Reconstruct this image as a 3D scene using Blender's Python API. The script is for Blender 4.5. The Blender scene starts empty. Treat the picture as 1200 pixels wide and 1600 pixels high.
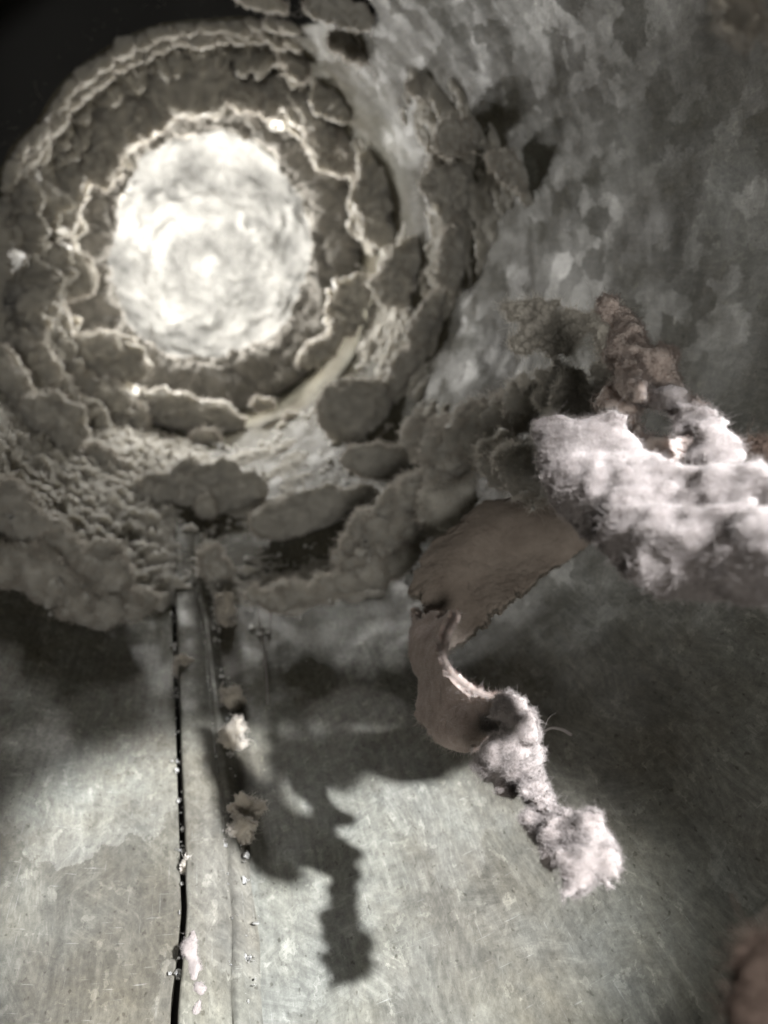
import bpy, bmesh, math, time
import numpy as np
from mathutils import Vector

# ------------------------------------------------------------------ camera, world, light (1 unit = 1 cm)
SC = bpy.context.scene
SC.unit_settings.scale_length = 0.01
F = 1200.0                                   # focal length in photo pixels
cam_d = bpy.data.cameras.new('camera')
cam = bpy.data.objects.new('camera', cam_d)
SC.collection.objects.link(cam)
SC.camera = cam
cam.rotation_euler = (math.radians(90), 0, 0)
cam_d.sensor_fit = 'VERTICAL'
cam_d.sensor_height = 32.0
cam_d.lens = 24.0
cam_d.clip_start = 0.05
cam_d.clip_end = 500
cam_d.dof.use_dof = True
cam_d.dof.focus_distance = 5.2
cam_d.dof.aperture_fstop = 0.46
cam_d.dof.aperture_blades = 0

world = bpy.data.worlds.new('World')
SC.world = world
world.use_nodes = True
world.node_tree.nodes['Background'].inputs[0].default_value = (0.80, 0.86, 0.86, 1)
world.node_tree.nodes['Background'].inputs[1].default_value = 0.045

SC.view_settings.view_transform = 'Standard'
SC.view_settings.look = 'None'
SC.view_settings.exposure = 0
SC.view_settings.gamma = 1
SC.cycles.use_denoising = True
SC.cycles.max_bounces = 8
SC.cycles.diffuse_bounces = 5
SC.cycles.caustics_reflective = False
SC.cycles.caustics_refractive = False
SC.cycles.sample_clamp_indirect = 4.0

R = 5.0
def nrm(v): return v / np.linalg.norm(v)
A = nrm(np.array([(310 - 600) / F, 1, (800 - 392) / F]))   # axis of the duct
E1 = nrm(np.cross(A, np.array([0, 0, 1.0])))               # to the right across the duct
E2 = np.cross(E1, A)                                       # upwards across the duct
def ray(x, y): return nrm(np.array([(x - 600) / F, 1, (800 - y) / F]))
def at(x, y, dist): return ray(x, y) * dist
def wall_pt(x, y, r=R):
    d = ray(x, y); c = d @ A
    return d * r / math.sqrt(1 - c * c)
def cyl(p):
    s = p @ A; q = p - s * A
    return s, math.atan2(q @ E2, q @ E1), np.linalg.norm(q)

LAMP = np.array([10.84, -10.28, 10.28])                          # the torch beside the camera
def spot(name, loc, aim, power, color, cone, blend, radius):
    l = bpy.data.lights.new(name, 'SPOT')
    l.energy = power; l.color = color; l.spot_size = math.radians(cone); l.spot_blend = blend; l.shadow_soft_size = radius
    o = bpy.data.objects.new(name, l); SC.collection.objects.link(o)
    o.location = loc
    o.rotation_euler = (Vector(aim) - Vector(loc)).to_track_quat('-Z', 'Y').to_euler()
    return o
def point(name, loc, power, color, radius):
    l = bpy.data.lights.new(name, 'POINT')
    l.energy = power; l.color = color; l.shadow_soft_size = radius
    o = bpy.data.objects.new(name, l); SC.collection.objects.link(o); o.location = loc
    return o
_ax = nrm(wall_pt(560, 1300) - LAMP); _h = nrm(np.cross(_ax, [0, 0, 1])); _v = np.cross(_h, _ax)
_t = spot('torch_lamp', LAMP, LAMP + 12 * (_ax + math.tan(math.radians(-2.1)) * _h + math.tan(math.radians(-0.7)) * _v), 165000, (0.955, 0.97, 1.0), 8.8, 0.22, 0.3)
_t.scale = (5.2 / 4.4, 1, 1)
# soft fill lamp added behind the camera, past the open end of the duct
_l = bpy.data.lights.new('duct_fill_light', 'AREA'); _l.shape = 'DISK'; _l.size = 3; _l.energy = 1350; _l.color = (1.0, 0.97, 0.91)
_o = bpy.data.objects.new('duct_fill_light', _l); SC.collection.objects.link(_o); _o.location = -A * 10 + E2 * 1.4 - E1 * 1.4
_o.rotation_euler = Vector(A * 40 - E2 * 1.6 + E1 * 1.6).to_track_quat('-Z', 'Y').to_euler()
for (x, y, pw) in ((305, 462, 3500), (228, 290, 2000), (425, 322, 2000)):
    point('duct_end_lamp', at(x, y, 27.3), pw, (1.0, 0.975, 0.93), 0.35)

# ------------------------------------------------------------------ noise
_rng = np.random.RandomState(7)
_perm = _rng.permutation(256)
_perm = np.concatenate([_perm, _perm, _perm])
_grad = _rng.normal(size=(256, 3)); _grad /= np.linalg.norm(_grad, axis=1)[:, None]
def pnoise(P):
    P = np.asarray(P, float)
    I = np.floor(P).astype(np.int64); f = P - I; I &= 255
    u = f * f * f * (f * (f * 6 - 15) + 10)
    out = 0
    for dx in (0, 1):
        wx = u[:, 0] if dx else 1 - u[:, 0]
        for dy in (0, 1):
            wy = u[:, 1] if dy else 1 - u[:, 1]
            for dz in (0, 1):
                wz = u[:, 2] if dz else 1 - u[:, 2]
                h = _perm[_perm[_perm[(I[:, 0] + dx) & 255] + ((I[:, 1] + dy) & 255)] + ((I[:, 2] + dz) & 255)]
                g = _grad[h]
                out = out + wx * wy * wz * (g[:, 0] * (f[:, 0] - dx) + g[:, 1] * (f[:, 1] - dy) + g[:, 2] * (f[:, 2] - dz))
    return out * 1.6
def fbm(P, octv=4, lac=2.1, gain=0.5):
    s = 0; a = 1.0
    for k in range(octv):
        s = s + a * pnoise(P + 17.3 * k); P = P * lac; a *= gain
    return s
def sstep(x, a, b):
    t = np.clip((x - a) / (b - a), 0, 1); return t * t * (3 - 2 * t)

# ------------------------------------------------------------------ mesh helpers
def mesh_from(name, V, faces, smooth=True, uv=None):
    V = np.asarray(V, np.float32); faces = np.asarray(faces, np.int32)
    k = faces.shape[1]
    me = bpy.data.meshes.new(name)
    me.vertices.add(len(V)); me.vertices.foreach_set('co', V.ravel())
    me.loops.add(faces.size); me.loops.foreach_set('vertex_index', faces.ravel())
    me.polygons.add(len(faces))
    me.polygons.foreach_set('loop_start', np.arange(0, faces.size, k, dtype=np.int32))
    me.polygons.foreach_set('loop_total', np.full(len(faces), k, np.int32))
    me.polygons.foreach_set('use_smooth', np.full(len(faces), smooth))
    if uv is not None:
        l = me.uv_layers.new(name='UVMap')
        l.data.foreach_set('uv', np.asarray(uv, np.float32)[faces.ravel()].ravel())
    me.update(calc_edges=True)
    return me
def link(name, me, mat, parent=None):
    o = bpy.data.objects.new(name, me); SC.collection.objects.link(o)
    if mat: me.materials.append(mat)
    if parent: o.parent = parent
    return o
def empty(name, loc=(0, 0, 0)):
    o = bpy.data.objects.new(name, None); SC.collection.objects.link(o); o.location = loc
    o.empty_display_size = 0.1
    return o
def tag(o, label=None, cat=None, group=None, kind=None):
    if label: o['label'] = label
    if cat: o['category'] = cat
    if group: o['group'] = group
    if kind: o['kind'] = kind
    return o
def grid_faces(nu, nv, wrap=False):
    i = np.arange(nu - (0 if wrap else 1)); j = np.arange(nv - 1)
    I, J = np.meshgrid(i, j, indexing='ij')
    a = I * nv + J; b = ((I + 1) % nu) * nv + J
    return np.stack([a, b, b + 1, a + 1], -1).reshape(-1, 4)
_ico = {}
def ico(level):
    if level not in _ico:
        bm = bmesh.new(); bmesh.ops.create_icosphere(bm, subdivisions=level, radius=1)
        V = np.array([v.co for v in bm.verts]); T = np.array([[v.index for v in f.verts] for f in bm.faces]); bm.free()
        _ico[level] = (V, T)
    return _ico[level]
def vnormals(V, Fc):
    t = V[Fc]
    n = np.cross(t[:, 1] - t[:, 0], t[:, 2] - t[:, 0])
    N = np.zeros_like(V)
    for k in range(Fc.shape[1]): np.add.at(N, Fc[:, k], n)
    return N / (np.linalg.norm(N, axis=1)[:, None] + 1e-12)
def fuzz(parent, V, N, count, length, width, mat, seed, name='fuzz', lean=0.8, weights=None):
    """short lint fibres standing out of a surface: curved ribbons, joined into one part"""
    r = np.random.RandomState(seed)
    idx = r.choice(len(V), count, p=weights)
    p = V[idx] - N[idx] * 0.15 * length
    d = N[idx] + r.normal(size=(count, 3)) * lean; d /= np.linalg.norm(d, axis=1)[:, None]
    c = r.normal(size=(count, 3)); c -= d * np.sum(c * d, 1)[:, None]; c /= np.linalg.norm(c, axis=1)[:, None]
    w = np.cross(d, c)
    L = length * (0.35 + r.gamma(2.0, 0.35, size=count))[:, None]
    bend = r.uniform(-0.9, 0.9, size=count)[:, None] * L
    pts = []
    for t in (0, 0.35, 0.7, 1.0):
        q = p + d * L * t + c * bend * t * t + w * bend * 0.5 * math.sin(5 * t)
        ww = width * (1 - 0.75 * t)
        pts += [q - w * ww, q + w * ww]
    P = np.stack(pts, 1).reshape(-1, 3)
    b = np.arange(count)[:, None] * 8
    Q = np.concatenate([b + np.array([[2 * k, 2 * k + 1, 2 * k + 3, 2 * k + 2]]) for k in range(3)], 1).reshape(-1, 4)
    o = link(name, mesh_from(name, P, Q), mat, parent)
    o['kind'] = 'stuff'
    return o
# signed-distance blobs turned into one closed surface (surface nets)
def surface_nets(fn, lo, hi, h):
    lo = np.array(lo); n = np.ceil((np.array(hi) - lo) / h).astype(int) + 1
    ax = [lo[k] + h * np.arange(n[k]) for k in range(3)]
    G = np.stack(np.meshgrid(*ax, indexing='ij'), -1)
    D = fn(G.reshape(-1, 3)).reshape(n)
    ins = D < 0
    c = np.zeros(n - 1, int)
    corners = [(i, j, k) for i in (0, 1) for j in (0, 1) for k in (0, 1)]
    sl = lambda i, j, k: (slice(i, n[0] - 1 + i), slice(j, n[1] - 1 + j), slice(k, n[2] - 1 + k))
    for q in corners: c += ins[sl(*q)]
    act = (c > 0) & (c < 8)
    idx = -np.ones(n - 1, np.int64); idx[act] = np.arange(act.sum())
    acc = np.zeros((act.sum(), 3)); cnt = np.zeros(act.sum())
    for q in corners:
        for k in range(3):
            if q[k] == 0:
                q2 = list(q); q2[k] = 1
                d0 = D[sl(*q)][act]; d1 = D[sl(*q2)][act]
                m = (d0 < 0) != (d1 < 0)
                t = np.zeros_like(d0); t[m] = d0[m] / (d0[m] - d1[m])
                off = np.tile(np.array(q, float), (len(d0), 1)); off[:, k] += t
                acc[m] += off[m]; cnt[m] += 1
    base = np.argwhere(act)
    V = lo + (base + acc / cnt[:, None]) * h
    quads = []
    for k in range(3):
        a1, a2 = (k + 1) % 3, (k + 2) % 3
        s0 = [slice(1, n[i] - 1) for i in range(3)]; s1 = list(s0)
        s0[k] = slice(0, n[k] - 1); s1[k] = slice(1, n[k])
        A0 = ins[tuple(s0)]; A1 = ins[tuple(s1)]
        for flip in (False, True):
            m = np.argwhere((A0 & ~A1) if not flip else (~A0 & A1))
            if not len(m): continue
            m = m.copy()
            for i in range(3):
                if i != k: m[:, i] += 1
            def cell(o1, o2):
                q = m.copy(); q[:, a1] -= o1; q[:, a2] -= o2
                return idx[q[:, 0], q[:, 1], q[:, 2]]
            f = np.stack([cell(1, 1), cell(0, 1), cell(0, 0), cell(1, 0)], 1)
            quads.append(f[:, ::-1] if flip else f)
    Q = np.concatenate(quads); Q = Q[(Q >= 0).all(1)]
    return V, Q
def blob(chains, h, noise, k=0.06, flat=1.0, seed=0, carve=(), aniso=(1, 1, 1)):
    """chains: lists of (px, py, distance, radius in px); noise: (amplitude cm, frequency 1/cm, octaves)"""
    caps = []; allp = []
    for ch in chains:
        pts = [(at(x, y, d), r * d / F) for (x, y, d, r) in ch]
        allp += pts
        if len(pts) == 1: caps.append((pts[0], pts[0]))
        for a, b in zip(pts[:-1], pts[1:]): caps.append((a, b))
    C = np.array([p for p, r in allp]); rr = np.array([r for p, r in allp])
    vd = nrm(C.mean(0)); c0 = C.mean(0)
    pad = 0.12 + sum(n[0] for n in noise)
    lo = (C - rr[:, None]).min(0) - pad; hi = (C + rr[:, None]).max(0) + pad
    st = lambda P: P + np.outer((P - c0) @ vd, vd) * (1 / flat - 1)
    def fn(P):
        Q = st(P); D = np.full(len(P), 9.0)
        for (a, ra), (b, rb) in caps:
            a = st(a[None])[0]; b = st(b[None])[0]; ab = b - a; L = ab @ ab
            t = np.clip((Q - a) @ ab / L, 0, 1) if L > 1e-9 else np.zeros(len(Q))
            d = np.linalg.norm(Q - a - t[:, None] * ab, axis=1) - (ra + (rb - ra) * t)
            m = np.maximum(k - np.abs(D - d), 0) / k
            D = np.minimum(D, d) - m * m * k * 0.25
        for (x, y, dd, r, wob) in carve:
            c = at(x, y, dd); rad = r * dd / F
            v = nrm(c); q = P - c; q = q - np.outer(q @ v, v)
            dd2 = rad - np.linalg.norm(q, axis=1) + wob * fbm(P * 9 + 3.1, 2)
            D = np.maximum(D, dd2)
        near = np.abs(D) < pad * 2.2
        X = P[near] * np.array(aniso); e = 0
        for (amp, fr, octv) in noise: e = e + amp * fbm(X * fr + seed * 5.7, octv)
        D[near] += e
        return D
    return surface_nets(fn, lo, hi, h)
def keep_main(V, Q, n_min=60):
    """drop specks that noise split off"""
    lab = np.arange(len(V))
    while True:
        m = lab[Q].min(1); new = lab.copy()
        for k in range(4): np.minimum.at(new, Q[:, k], m)
        new = new[new]
        if (new == lab).all(): break
        lab = new
    cnt = np.bincount(lab, minlength=len(V)); good = cnt[lab] >= n_min
    Qk = Q[good[Q].all(1)]
    mp = -np.ones(len(V), int); mp[good] = np.arange(good.sum())
    return V[good], mp[Qk]

# ------------------------------------------------------------------ materials
def new_mat(name):
    m = bpy.data.materials.new(name); m.use_nodes = True
    nt = m.node_tree; nt.nodes.clear()
    return m, nt, nt.nodes.new, nt.links.new
def ramp(nt, stops):
    r = nt.nodes.new('ShaderNodeValToRGB'); e = r.color_ramp.elements
    while len(e) < len(stops): e.new(0.5)
    for k, (p, c) in enumerate(stops): e[k].position = p; e[k].color = (*c, 1) if len(c) == 3 else c
    return r
def lint_mat(name, c_dark, c_light, trans=0.25, scale=6.0, bump=0.05, sss=0):
    m, nt, N, L = new_mat(name)
    tc = N('ShaderNodeTexCoord')
    n1 = N('ShaderNodeTexNoise'); n1.inputs['Scale'].default_value = scale; n1.inputs['Detail'].default_value = 8; n1.inputs['Roughness'].default_value = 0.65
    L(tc.outputs['Object'], n1.inputs['Vector'])
    r = ramp(nt, [(0.3, c_dark), (0.7, c_light)]); L(n1.outputs['Fac'], r.inputs['Fac'])
    n2 = N('ShaderNodeTexNoise'); n2.inputs['Scale'].default_value = scale * 7; n2.inputs['Detail'].default_value = 5; n2.inputs['Roughness'].default_value = 0.8
    L(tc.outputs['Object'], n2.inputs['Vector'])
    b = N('ShaderNodeBump'); b.inputs['Strength'].default_value = 0.8; b.inputs['Distance'].default_value = bump
    L(n2.outputs['Fac'], b.inputs['Height'])
    if sss:
        d = N('ShaderNodeBsdfPrincipled'); d.inputs['Roughness'].default_value = 1.0; d.inputs['Specular IOR Level'].default_value = 0.05
        d.inputs['Subsurface Weight'].default_value = 1.0; d.inputs['Subsurface Radius'].default_value = (1.0, 0.98, 0.94); d.inputs['Subsurface Scale'].default_value = sss
        L(r.outputs['Color'], d.inputs['Base Color']); L(b.outputs['Normal'], d.inputs['Normal'])
        o = N('ShaderNodeOutputMaterial'); L(d.outputs[0], o.inputs['Surface'])
        return m
    d = N('ShaderNodeBsdfDiffuse'); d.inputs['Roughness'].default_value = 1.0
    L(r.outputs['Color'], d.inputs['Color']); L(b.outputs['Normal'], d.inputs['Normal'])
    t = N('ShaderNodeBsdfTranslucent'); L(r.outputs['Color'], t.inputs['Color'])
    mx = N('ShaderNodeMixShader'); mx.inputs[0].default_value = trans
    L(d.outputs[0], mx.inputs[1]); L(t.outputs[0], mx.inputs[2])
    sh = N('ShaderNodeBsdfSheen'); sh.inputs['Color'].default_value = (*c_light, 1); sh.inputs['Roughness'].default_value = 0.6
    mx2 = N('ShaderNodeMixShader'); mx2.inputs[0].default_value = 0.12
    L(mx.outputs[0], mx2.inputs[1]); L(sh.outputs[0], mx2.inputs[2])
    o = N('ShaderNodeOutputMaterial'); L(mx2.outputs[0], o.inputs['Surface'])
    return m
M_WHITE = lint_mat('pale_lint', (0.185, 0.16, 0.15), (0.30, 0.268, 0.254), 0.22, 7.0, 0.07, sss=0.08)
M_BROWN = lint_mat('brown_lint', (0.27, 0.225, 0.19), (0.39, 0.335, 0.29), 0.2, 4.0, 0.03)
M_GREY = lint_mat('grey_lint', (0.33, 0.315, 0.285), (0.54, 0.518, 0.470), 0.38, 3.0, 0.06, sss=0.30)
M_VEIL = lint_mat('thin_lint', (0.66, 0.62, 0.55), (0.82, 0.78, 0.71), 0.28, 6.0, 0.08)
M_FELT = lint_mat('dark_felted_lint', (0.26, 0.25, 0.23), (0.38, 0.36, 0.33), 0.1, 2.0, 0.08)
M_PALE = lint_mat('pale_fibre', (0.23, 0.205, 0.195), (0.36, 0.327, 0.312), 0.35, 5.0, 0.0)
M_PINK = lint_mat('pinkish_lint', (0.46, 0.385, 0.35), (0.64, 0.555, 0.51), 0.3, 5.0, 0.04, sss=0.06)
M_BEIGE = lint_mat('beige_lint', (0.36, 0.325, 0.275), (0.50, 0.455, 0.39), 0.3, 5.0, 0.04, sss=0.08)
M_CLUMP = lint_mat('clump_lint', (0.14, 0.122, 0.116), (0.22, 0.198, 0.19), 0.22, 6.0, 0.08, sss=0.08)
M_DARK = lint_mat('dark_brown_lint', (0.05, 0.035, 0.028), (0.09, 0.066, 0.052), 0.1, 5.0, 0.05)
M_RIBBON = lint_mat('shaded_ribbon_lint', (0.27, 0.215, 0.19), (0.43, 0.355, 0.32), 0.25, 9.0, 0.09, sss=0.05)  # same lint as the strand; browner tone paints in its shaded side
M_FUZZ = lint_mat('lint_fibre', (0.50, 0.46, 0.41), (0.68, 0.64, 0.58), 0.5, 3.0, 0.0)
M_END = lint_mat('end_lint', (0.20, 0.20, 0.193), (0.80, 0.79, 0.765), 0.1, 0.55, 0.12)

def metal_mat(name):
    m, nt, N, L = new_mat(name)
    uv = N('ShaderNodeUVMap'); uv.uv_map = 'UVMap'
    def noise(scale, detail, rough, src=None, dist=0):
        n = N('ShaderNodeTexNoise'); n.inputs['Scale'].default_value = scale; n.inputs['Detail'].default_value = detail
        n.inputs['Roughness'].default_value = rough; n.inputs['Distortion'].default_value = dist
        L(src or uv.outputs[0], n.inputs['Vector']); return n
    def mapped(sx, sy, rot=0):
        mp = N('ShaderNodeMapping'); mp.inputs['Scale'].default_value = (sx, sy, 1); mp.inputs['Rotation'].default_value = (0, 0, rot)
        L(uv.outputs[0], mp.inputs[0]); return mp.outputs[0]
    def mix(a, b, fac, mode='MIX'):
        x = N('ShaderNodeMix'); x.data_type = 'RGBA'; x.blend_type = mode
        for s, v in ((6, a), (7, b)):
            if isinstance(v, tuple): x.inputs[s].default_value = (*v, 1)
            else: L(v, x.inputs[s])
        if isinstance(fac, float): x.inputs[0].default_value = fac
        else: L(fac, x.inputs[0])
        return x.outputs[2]
    # jagged spangle crystals
    nd = noise(3.0, 6, 0.65)
    va = N('ShaderNodeVectorMath'); va.operation = 'MULTIPLY_ADD'
    va.inputs[1].default_value = (0.55, 0.55, 0.55); L(nd.outputs['Color'], va.inputs[0]); L(uv.outputs[0], va.inputs[2])
    vo = N('ShaderNodeTexVoronoi'); vo.inputs['Scale'].default_value = 1.0; L(va.outputs[0], vo.inputs['Vector'])
    vs = N('ShaderNodeTexVoronoi'); vs.inputs['Scale'].default_value = 3.2; L(va.outputs[0], vs.inputs['Vector'])
    r1 = ramp(nt, [(0.0, (0.090, 0.090, 0.078)), (0.5, (0.135, 0.137, 0.122)), (1.0, (0.180, 0.184, 0.168))])
    sep = N('ShaderNodeSeparateColor'); L(vo.outputs['Color'], sep.inputs[0]); L(sep.outputs[0], r1.inputs['Fac'])
    r2 = ramp(nt, [(0.0, (0.72, 0.72, 0.72)), (1.0, (1.16, 1.16, 1.16))])
    sep2 = N('ShaderNodeSeparateColor'); L(vs.outputs['Color'], sep2.inputs[0]); L(sep2.outputs[1], r2.inputs['Fac'])
    c = mix(r1.outputs[0], r2.outputs[0], 0.55, 'MULTIPLY')
    # dust film and grime in patches
    n3 = noise(0.9, 9, 0.68, dist=0.4)
    r3 = ramp(nt, [(0.40, (0, 0, 0)), (0.66, (1, 1, 1))]); L(n3.outputs['Fac'], r3.inputs['Fac'])
    sx_ = N('ShaderNodeSeparateXYZ'); L(uv.outputs[0], sx_.inputs[0])
    mr_ = N('ShaderNodeMapRange'); mr_.inputs['From Min'].default_value = 3.6; mr_.inputs['From Max'].default_value = 9.5; mr_.inputs['To Min'].default_value = 0.0; mr_.inputs['To Max'].default_value = 0.6
    L(sx_.outputs[1], mr_.inputs['Value'])
    dm_ = N('ShaderNodeMath'); dm_.operation = 'MULTIPLY'; dm_.inputs[1].default_value = 0.55; L(r3.outputs[0], dm_.inputs[0])
    dust = N('ShaderNodeMath'); dust.operation = 'ADD'; L(dm_.outputs[0], dust.inputs[0]); L(mr_.outputs[0], dust.inputs[1])
    c = mix(c, (0.124, 0.116, 0.088), dust.outputs[0])
    n4 = noise(0.55, 6, 0.6)
    r4 = ramp(nt, [(0.42, (1, 1, 1)), (0.60, (0.50, 0.43, 0.38))]); L(n4.outputs['Fac'], r4.inputs['Fac'])
    c = mix(c, r4.outputs[0], 0.6, 'MULTIPLY')
    # long drawing marks along the sheet, and short random scratches
    n5 = noise(1.0, 4, 0.6, mapped(16, 0.9)); r5 = ramp(nt, [(0.35, (0.78, 0.78, 0.78)), (0.65, (1.15, 1.15, 1.15))]); L(n5.outputs['Fac'], r5.inputs['Fac'])
    c = mix(c, r5.outputs[0], 0.6, 'MULTIPLY')
    n6 = noise(1.0, 3, 0.5, mapped(70, 3.5, 0.7)); r6 = ramp(nt, [(0.66, (0, 0, 0)), (0.74, (1, 1, 1))]); L(n6.outputs['Fac'], r6.inputs['Fac'])
    n7 = noise(1.0, 3, 0.5, mapped(4, 80, 0.5)); r7 = ramp(nt, [(0.66, (0, 0, 0)), (0.74, (1, 1, 1))]); L(n7.outputs['Fac'], r7.inputs['Fac'])
    scr = N('ShaderNodeMath'); scr.operation = 'MAXIMUM'; L(r6.outputs[0], scr.inputs[0]); L(r7.outputs[0], scr.inputs[1])
    scm = N('ShaderNodeMath'); scm.operation = 'MULTIPLY'; scm.inputs[1].default_value = 0.10; L(scr.outputs[0], scm.inputs[0])
    c = mix(c, (0.62, 0.63, 0.62), scm.outputs[0])
    # fine crystalline grain, and sparkle painted in as brighter flecks
    na_ = noise(13, 10, 0.8); ra_ = ramp(nt, [(0.36, (0.62, 0.62, 0.62)), (0.5, (1, 1, 1)), (0.66, (1.45, 1.45, 1.45))]); L(na_.outputs['Fac'], ra_.inputs['Fac'])
    c = mix(c, ra_.outputs[0], 0.8, 'MULTIPLY')
    vf = N('ShaderNodeTexVoronoi'); vf.inputs['Scale'].default_value = 17; L(va.outputs[0], vf.inputs['Vector'])
    sf = N('ShaderNodeSeparateColor'); L(vf.outputs['Color'], sf.inputs[0]); rf = ramp(nt, [(0.0, (0.9, 0.9, 0.9)), (0.93, (1.04, 1.04, 1.04)), (0.98, (1.8, 1.8, 1.8))]); L(sf.outputs[0], rf.inputs['Fac'])
    c = mix(c, rf.outputs[0], 0.45, 'MULTIPLY')
    # feathered crystals: each spangle has its own grain direction
    ang = N('ShaderNodeMath'); ang.operation = 'MULTIPLY'; ang.inputs[1].default_value = 6.28; L(sep2.outputs[0], ang.inputs[0])
    vr = N('ShaderNodeVectorRotate'); vr.rotation_type = 'Z_AXIS'; L(uv.outputs[0], vr.inputs['Vector']); L(ang.outputs[0], vr.inputs['Angle'])
    mp2 = N('ShaderNodeMapping'); mp2.inputs['Scale'].default_value = (3.0, 22, 1); L(vr.outputs[0], mp2.inputs[0])
    nf_ = noise(1.0, 6, 0.7, mp2.outputs[0]); rf2 = ramp(nt, [(0.34, (0.62, 0.62, 0.62)), (0.5, (0.95, 0.95, 0.95)), (0.64, (1.55, 1.55, 1.55))]); L(nf_.outputs['Fac'], rf2.inputs['Fac'])
    inv = N('ShaderNodeMapRange'); inv.inputs['From Max'].default_value = 0.6; inv.inputs['To Min'].default_value = 0.5; inv.inputs['To Max'].default_value = 0.15; L(dust.outputs[0], inv.inputs['Value'])
    c = mix(c, rf2.outputs[0], inv.outputs[0], 'MULTIPLY')
    # specks
    n8 = noise(22, 2, 0.5); r8 = ramp(nt, [(0.27, (0.35, 0.33, 0.3)), (0.36, (1, 1, 1))]); L(n8.outputs['Fac'], r8.inputs['Fac'])
    c = mix(c, r8.outputs[0], 0.7, 'MULTIPLY')
    bs = N('ShaderNodeBsdfPrincipled')
    L(c, bs.inputs['Base Color'])
    mt = N('ShaderNodeMapRange'); bs.inputs['Specular IOR Level'].default_value = 0.3; mt.inputs['To Min'].default_value = 0.22; mt.inputs['To Max'].default_value = 0.0; L(dust.outputs[0], mt.inputs['Value']); mt.inputs['From Max'].default_value = 0.6
    L(mt.outputs[0], bs.inputs['Metallic'])
    sl_ = N('ShaderNodeMapRange'); sl_.inputs['From Max'].default_value = 0.6; sl_.inputs['To Min'].default_value = 0.35; sl_.inputs['To Max'].default_value = 0.04; L(dust.outputs[0], sl_.inputs['Value']); L(sl_.outputs[0], bs.inputs['Specular IOR Level'])
    rg = N('ShaderNodeMapRange'); rg.inputs['To Min'].default_value = 0.5; rg.inputs['To Max'].default_value = 0.7
    L(sep2.outputs[2], rg.inputs['Value']); L(rg.outputs[0], bs.inputs['Roughness'])
    b = N('ShaderNodeBump'); b.inputs['Strength'].default_value = 0.35; b.inputs['Distance'].default_value = 0.02
    n9 = noise(7, 8, 0.75); sm = N('ShaderNodeMath'); sm.operation = 'ADD'; L(n9.outputs['Fac'], sm.inputs[0]); L(scm.outputs[0], sm.inputs[1])
    L(sm.outputs[0], b.inputs['Height']); L(b.outputs['Normal'], bs.inputs['Normal'])
    o = N('ShaderNodeOutputMaterial'); L(bs.outputs[0], o.inputs['Surface'])
    return m
M_METAL = metal_mat('galvanised_sheet')
def plain(name, col, rough=0.9):
    m, nt, N, L = new_mat(name)
    b = N('ShaderNodeBsdfPrincipled'); b.inputs['Roughness'].default_value = rough
    n = N('ShaderNodeTexNoise'); n.inputs['Scale'].default_value = 8; n.inputs['Detail'].default_value = 6
    r = ramp(nt, [(0.3, tuple(0.6 * x for x in col)), (0.7, col)]); L(n.outputs['Fac'], r.inputs['Fac']); L(r.outputs[0], b.inputs['Base Color'])
    o = N('ShaderNodeOutputMaterial'); L(b.outputs[0], o.inputs['Surface'])
    return m
M_CHANNEL = plain('seam_dark', (0.05, 0.045, 0.04))

# ------------------------------------------------------------------ the duct
duct = empty('metal_duct', tuple(A * 12))
tag(duct, 'round galvanised sheet metal duct, spangled and dusty, running back to the glowing hole', 'duct')
def child(name, me, mat, parent):
    o = link(name, me, mat, parent)
    o.matrix_parent_inverse = parent.matrix_basis.inverted() if parent.matrix_world.is_identity else parent.matrix_world.inverted()
    return o
bpy.context.view_layer.update()
# where the lock seam runs (read off the sheet, as angle against length)
seam_px = [(268, 600), (272, 800), (271, 930), (276, 1050), (281, 1200), (287, 1350), (290, 1430), (284, 1500), (273, 1600)]
ss, th = [], []
for (x, y) in seam_px:
    s, t, _ = cyl(wall_pt(x, y)); ss.append(s); th.append(t)
o_ = np.argsort(ss); ss = np.array(ss)[o_]; th = np.array(th)[o_]
def seam_th(s): return np.interp(s, ss, th)
# the joint in the upper left, where the nearer length is wider than the farther one
step_px = [(0, 290), (20, 235), (60, 192), (100, 132), (150, 92), (200, 60), (250, 40), (320, 34), (380, 30), (470, 38), (560, 20)]
st_t, st_s = [], []
for p in step_px:
    s, t, _ = cyl(wall_pt(*p)); st_t.append(t); st_s.append(s)
o_ = np.argsort(st_t); st_t = np.array(st_t)[o_]; st_s = np.array(st_s)[o_]
def edge_wing(t):
    tt = np.arctan2(np.sin(t), np.cos(t)); tt = np.where(tt < -1.2, tt + 2 * np.pi, tt)
    wing = sstep(tt, st_t[0] - 0.10, st_t[0] + 0.30) * (1 - sstep(tt, st_t[-1] + 0.25, st_t[-1] + 0.9))
    return np.interp(tt, st_t, st_s), wing
def ledge_s(t, s_c, behind):
    se, wing = edge_wing(np.asarray(t, float))
    return s_c + wing * np.maximum(0, np.minimum(se, 19.3) + behind - s_c)
def far_r(t):
    se, wing = edge_wing(t)
    return R * (1 - wing * (1 - np.minimum(se, 19.3) / se))
def duct_r(s, t):
    se, wing = edge_wing(t); s0 = np.minimum(se, 19.3)
    far = R * (1 - wing * (1 - s0 / se)); near = R + 2.6 * wing          # the joint: a narrower length slipped into a wide pocket
    step = sstep(s0 - s, 0.0, 0.2)
    return np.where(s > 15.1, far + (near - far) * step, R + (near - R) * sstep(s, 14.6, 15.1))
def wall_xyz(s, t, h=0.0):
    r = duct_r(s, t) - h
    return np.outer(s, A) + (r * np.cos(t))[:, None] * E1 + (r * np.sin(t))[:, None] * E2
gap = 0.006
ns, nt_ = 420, 460
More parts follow.
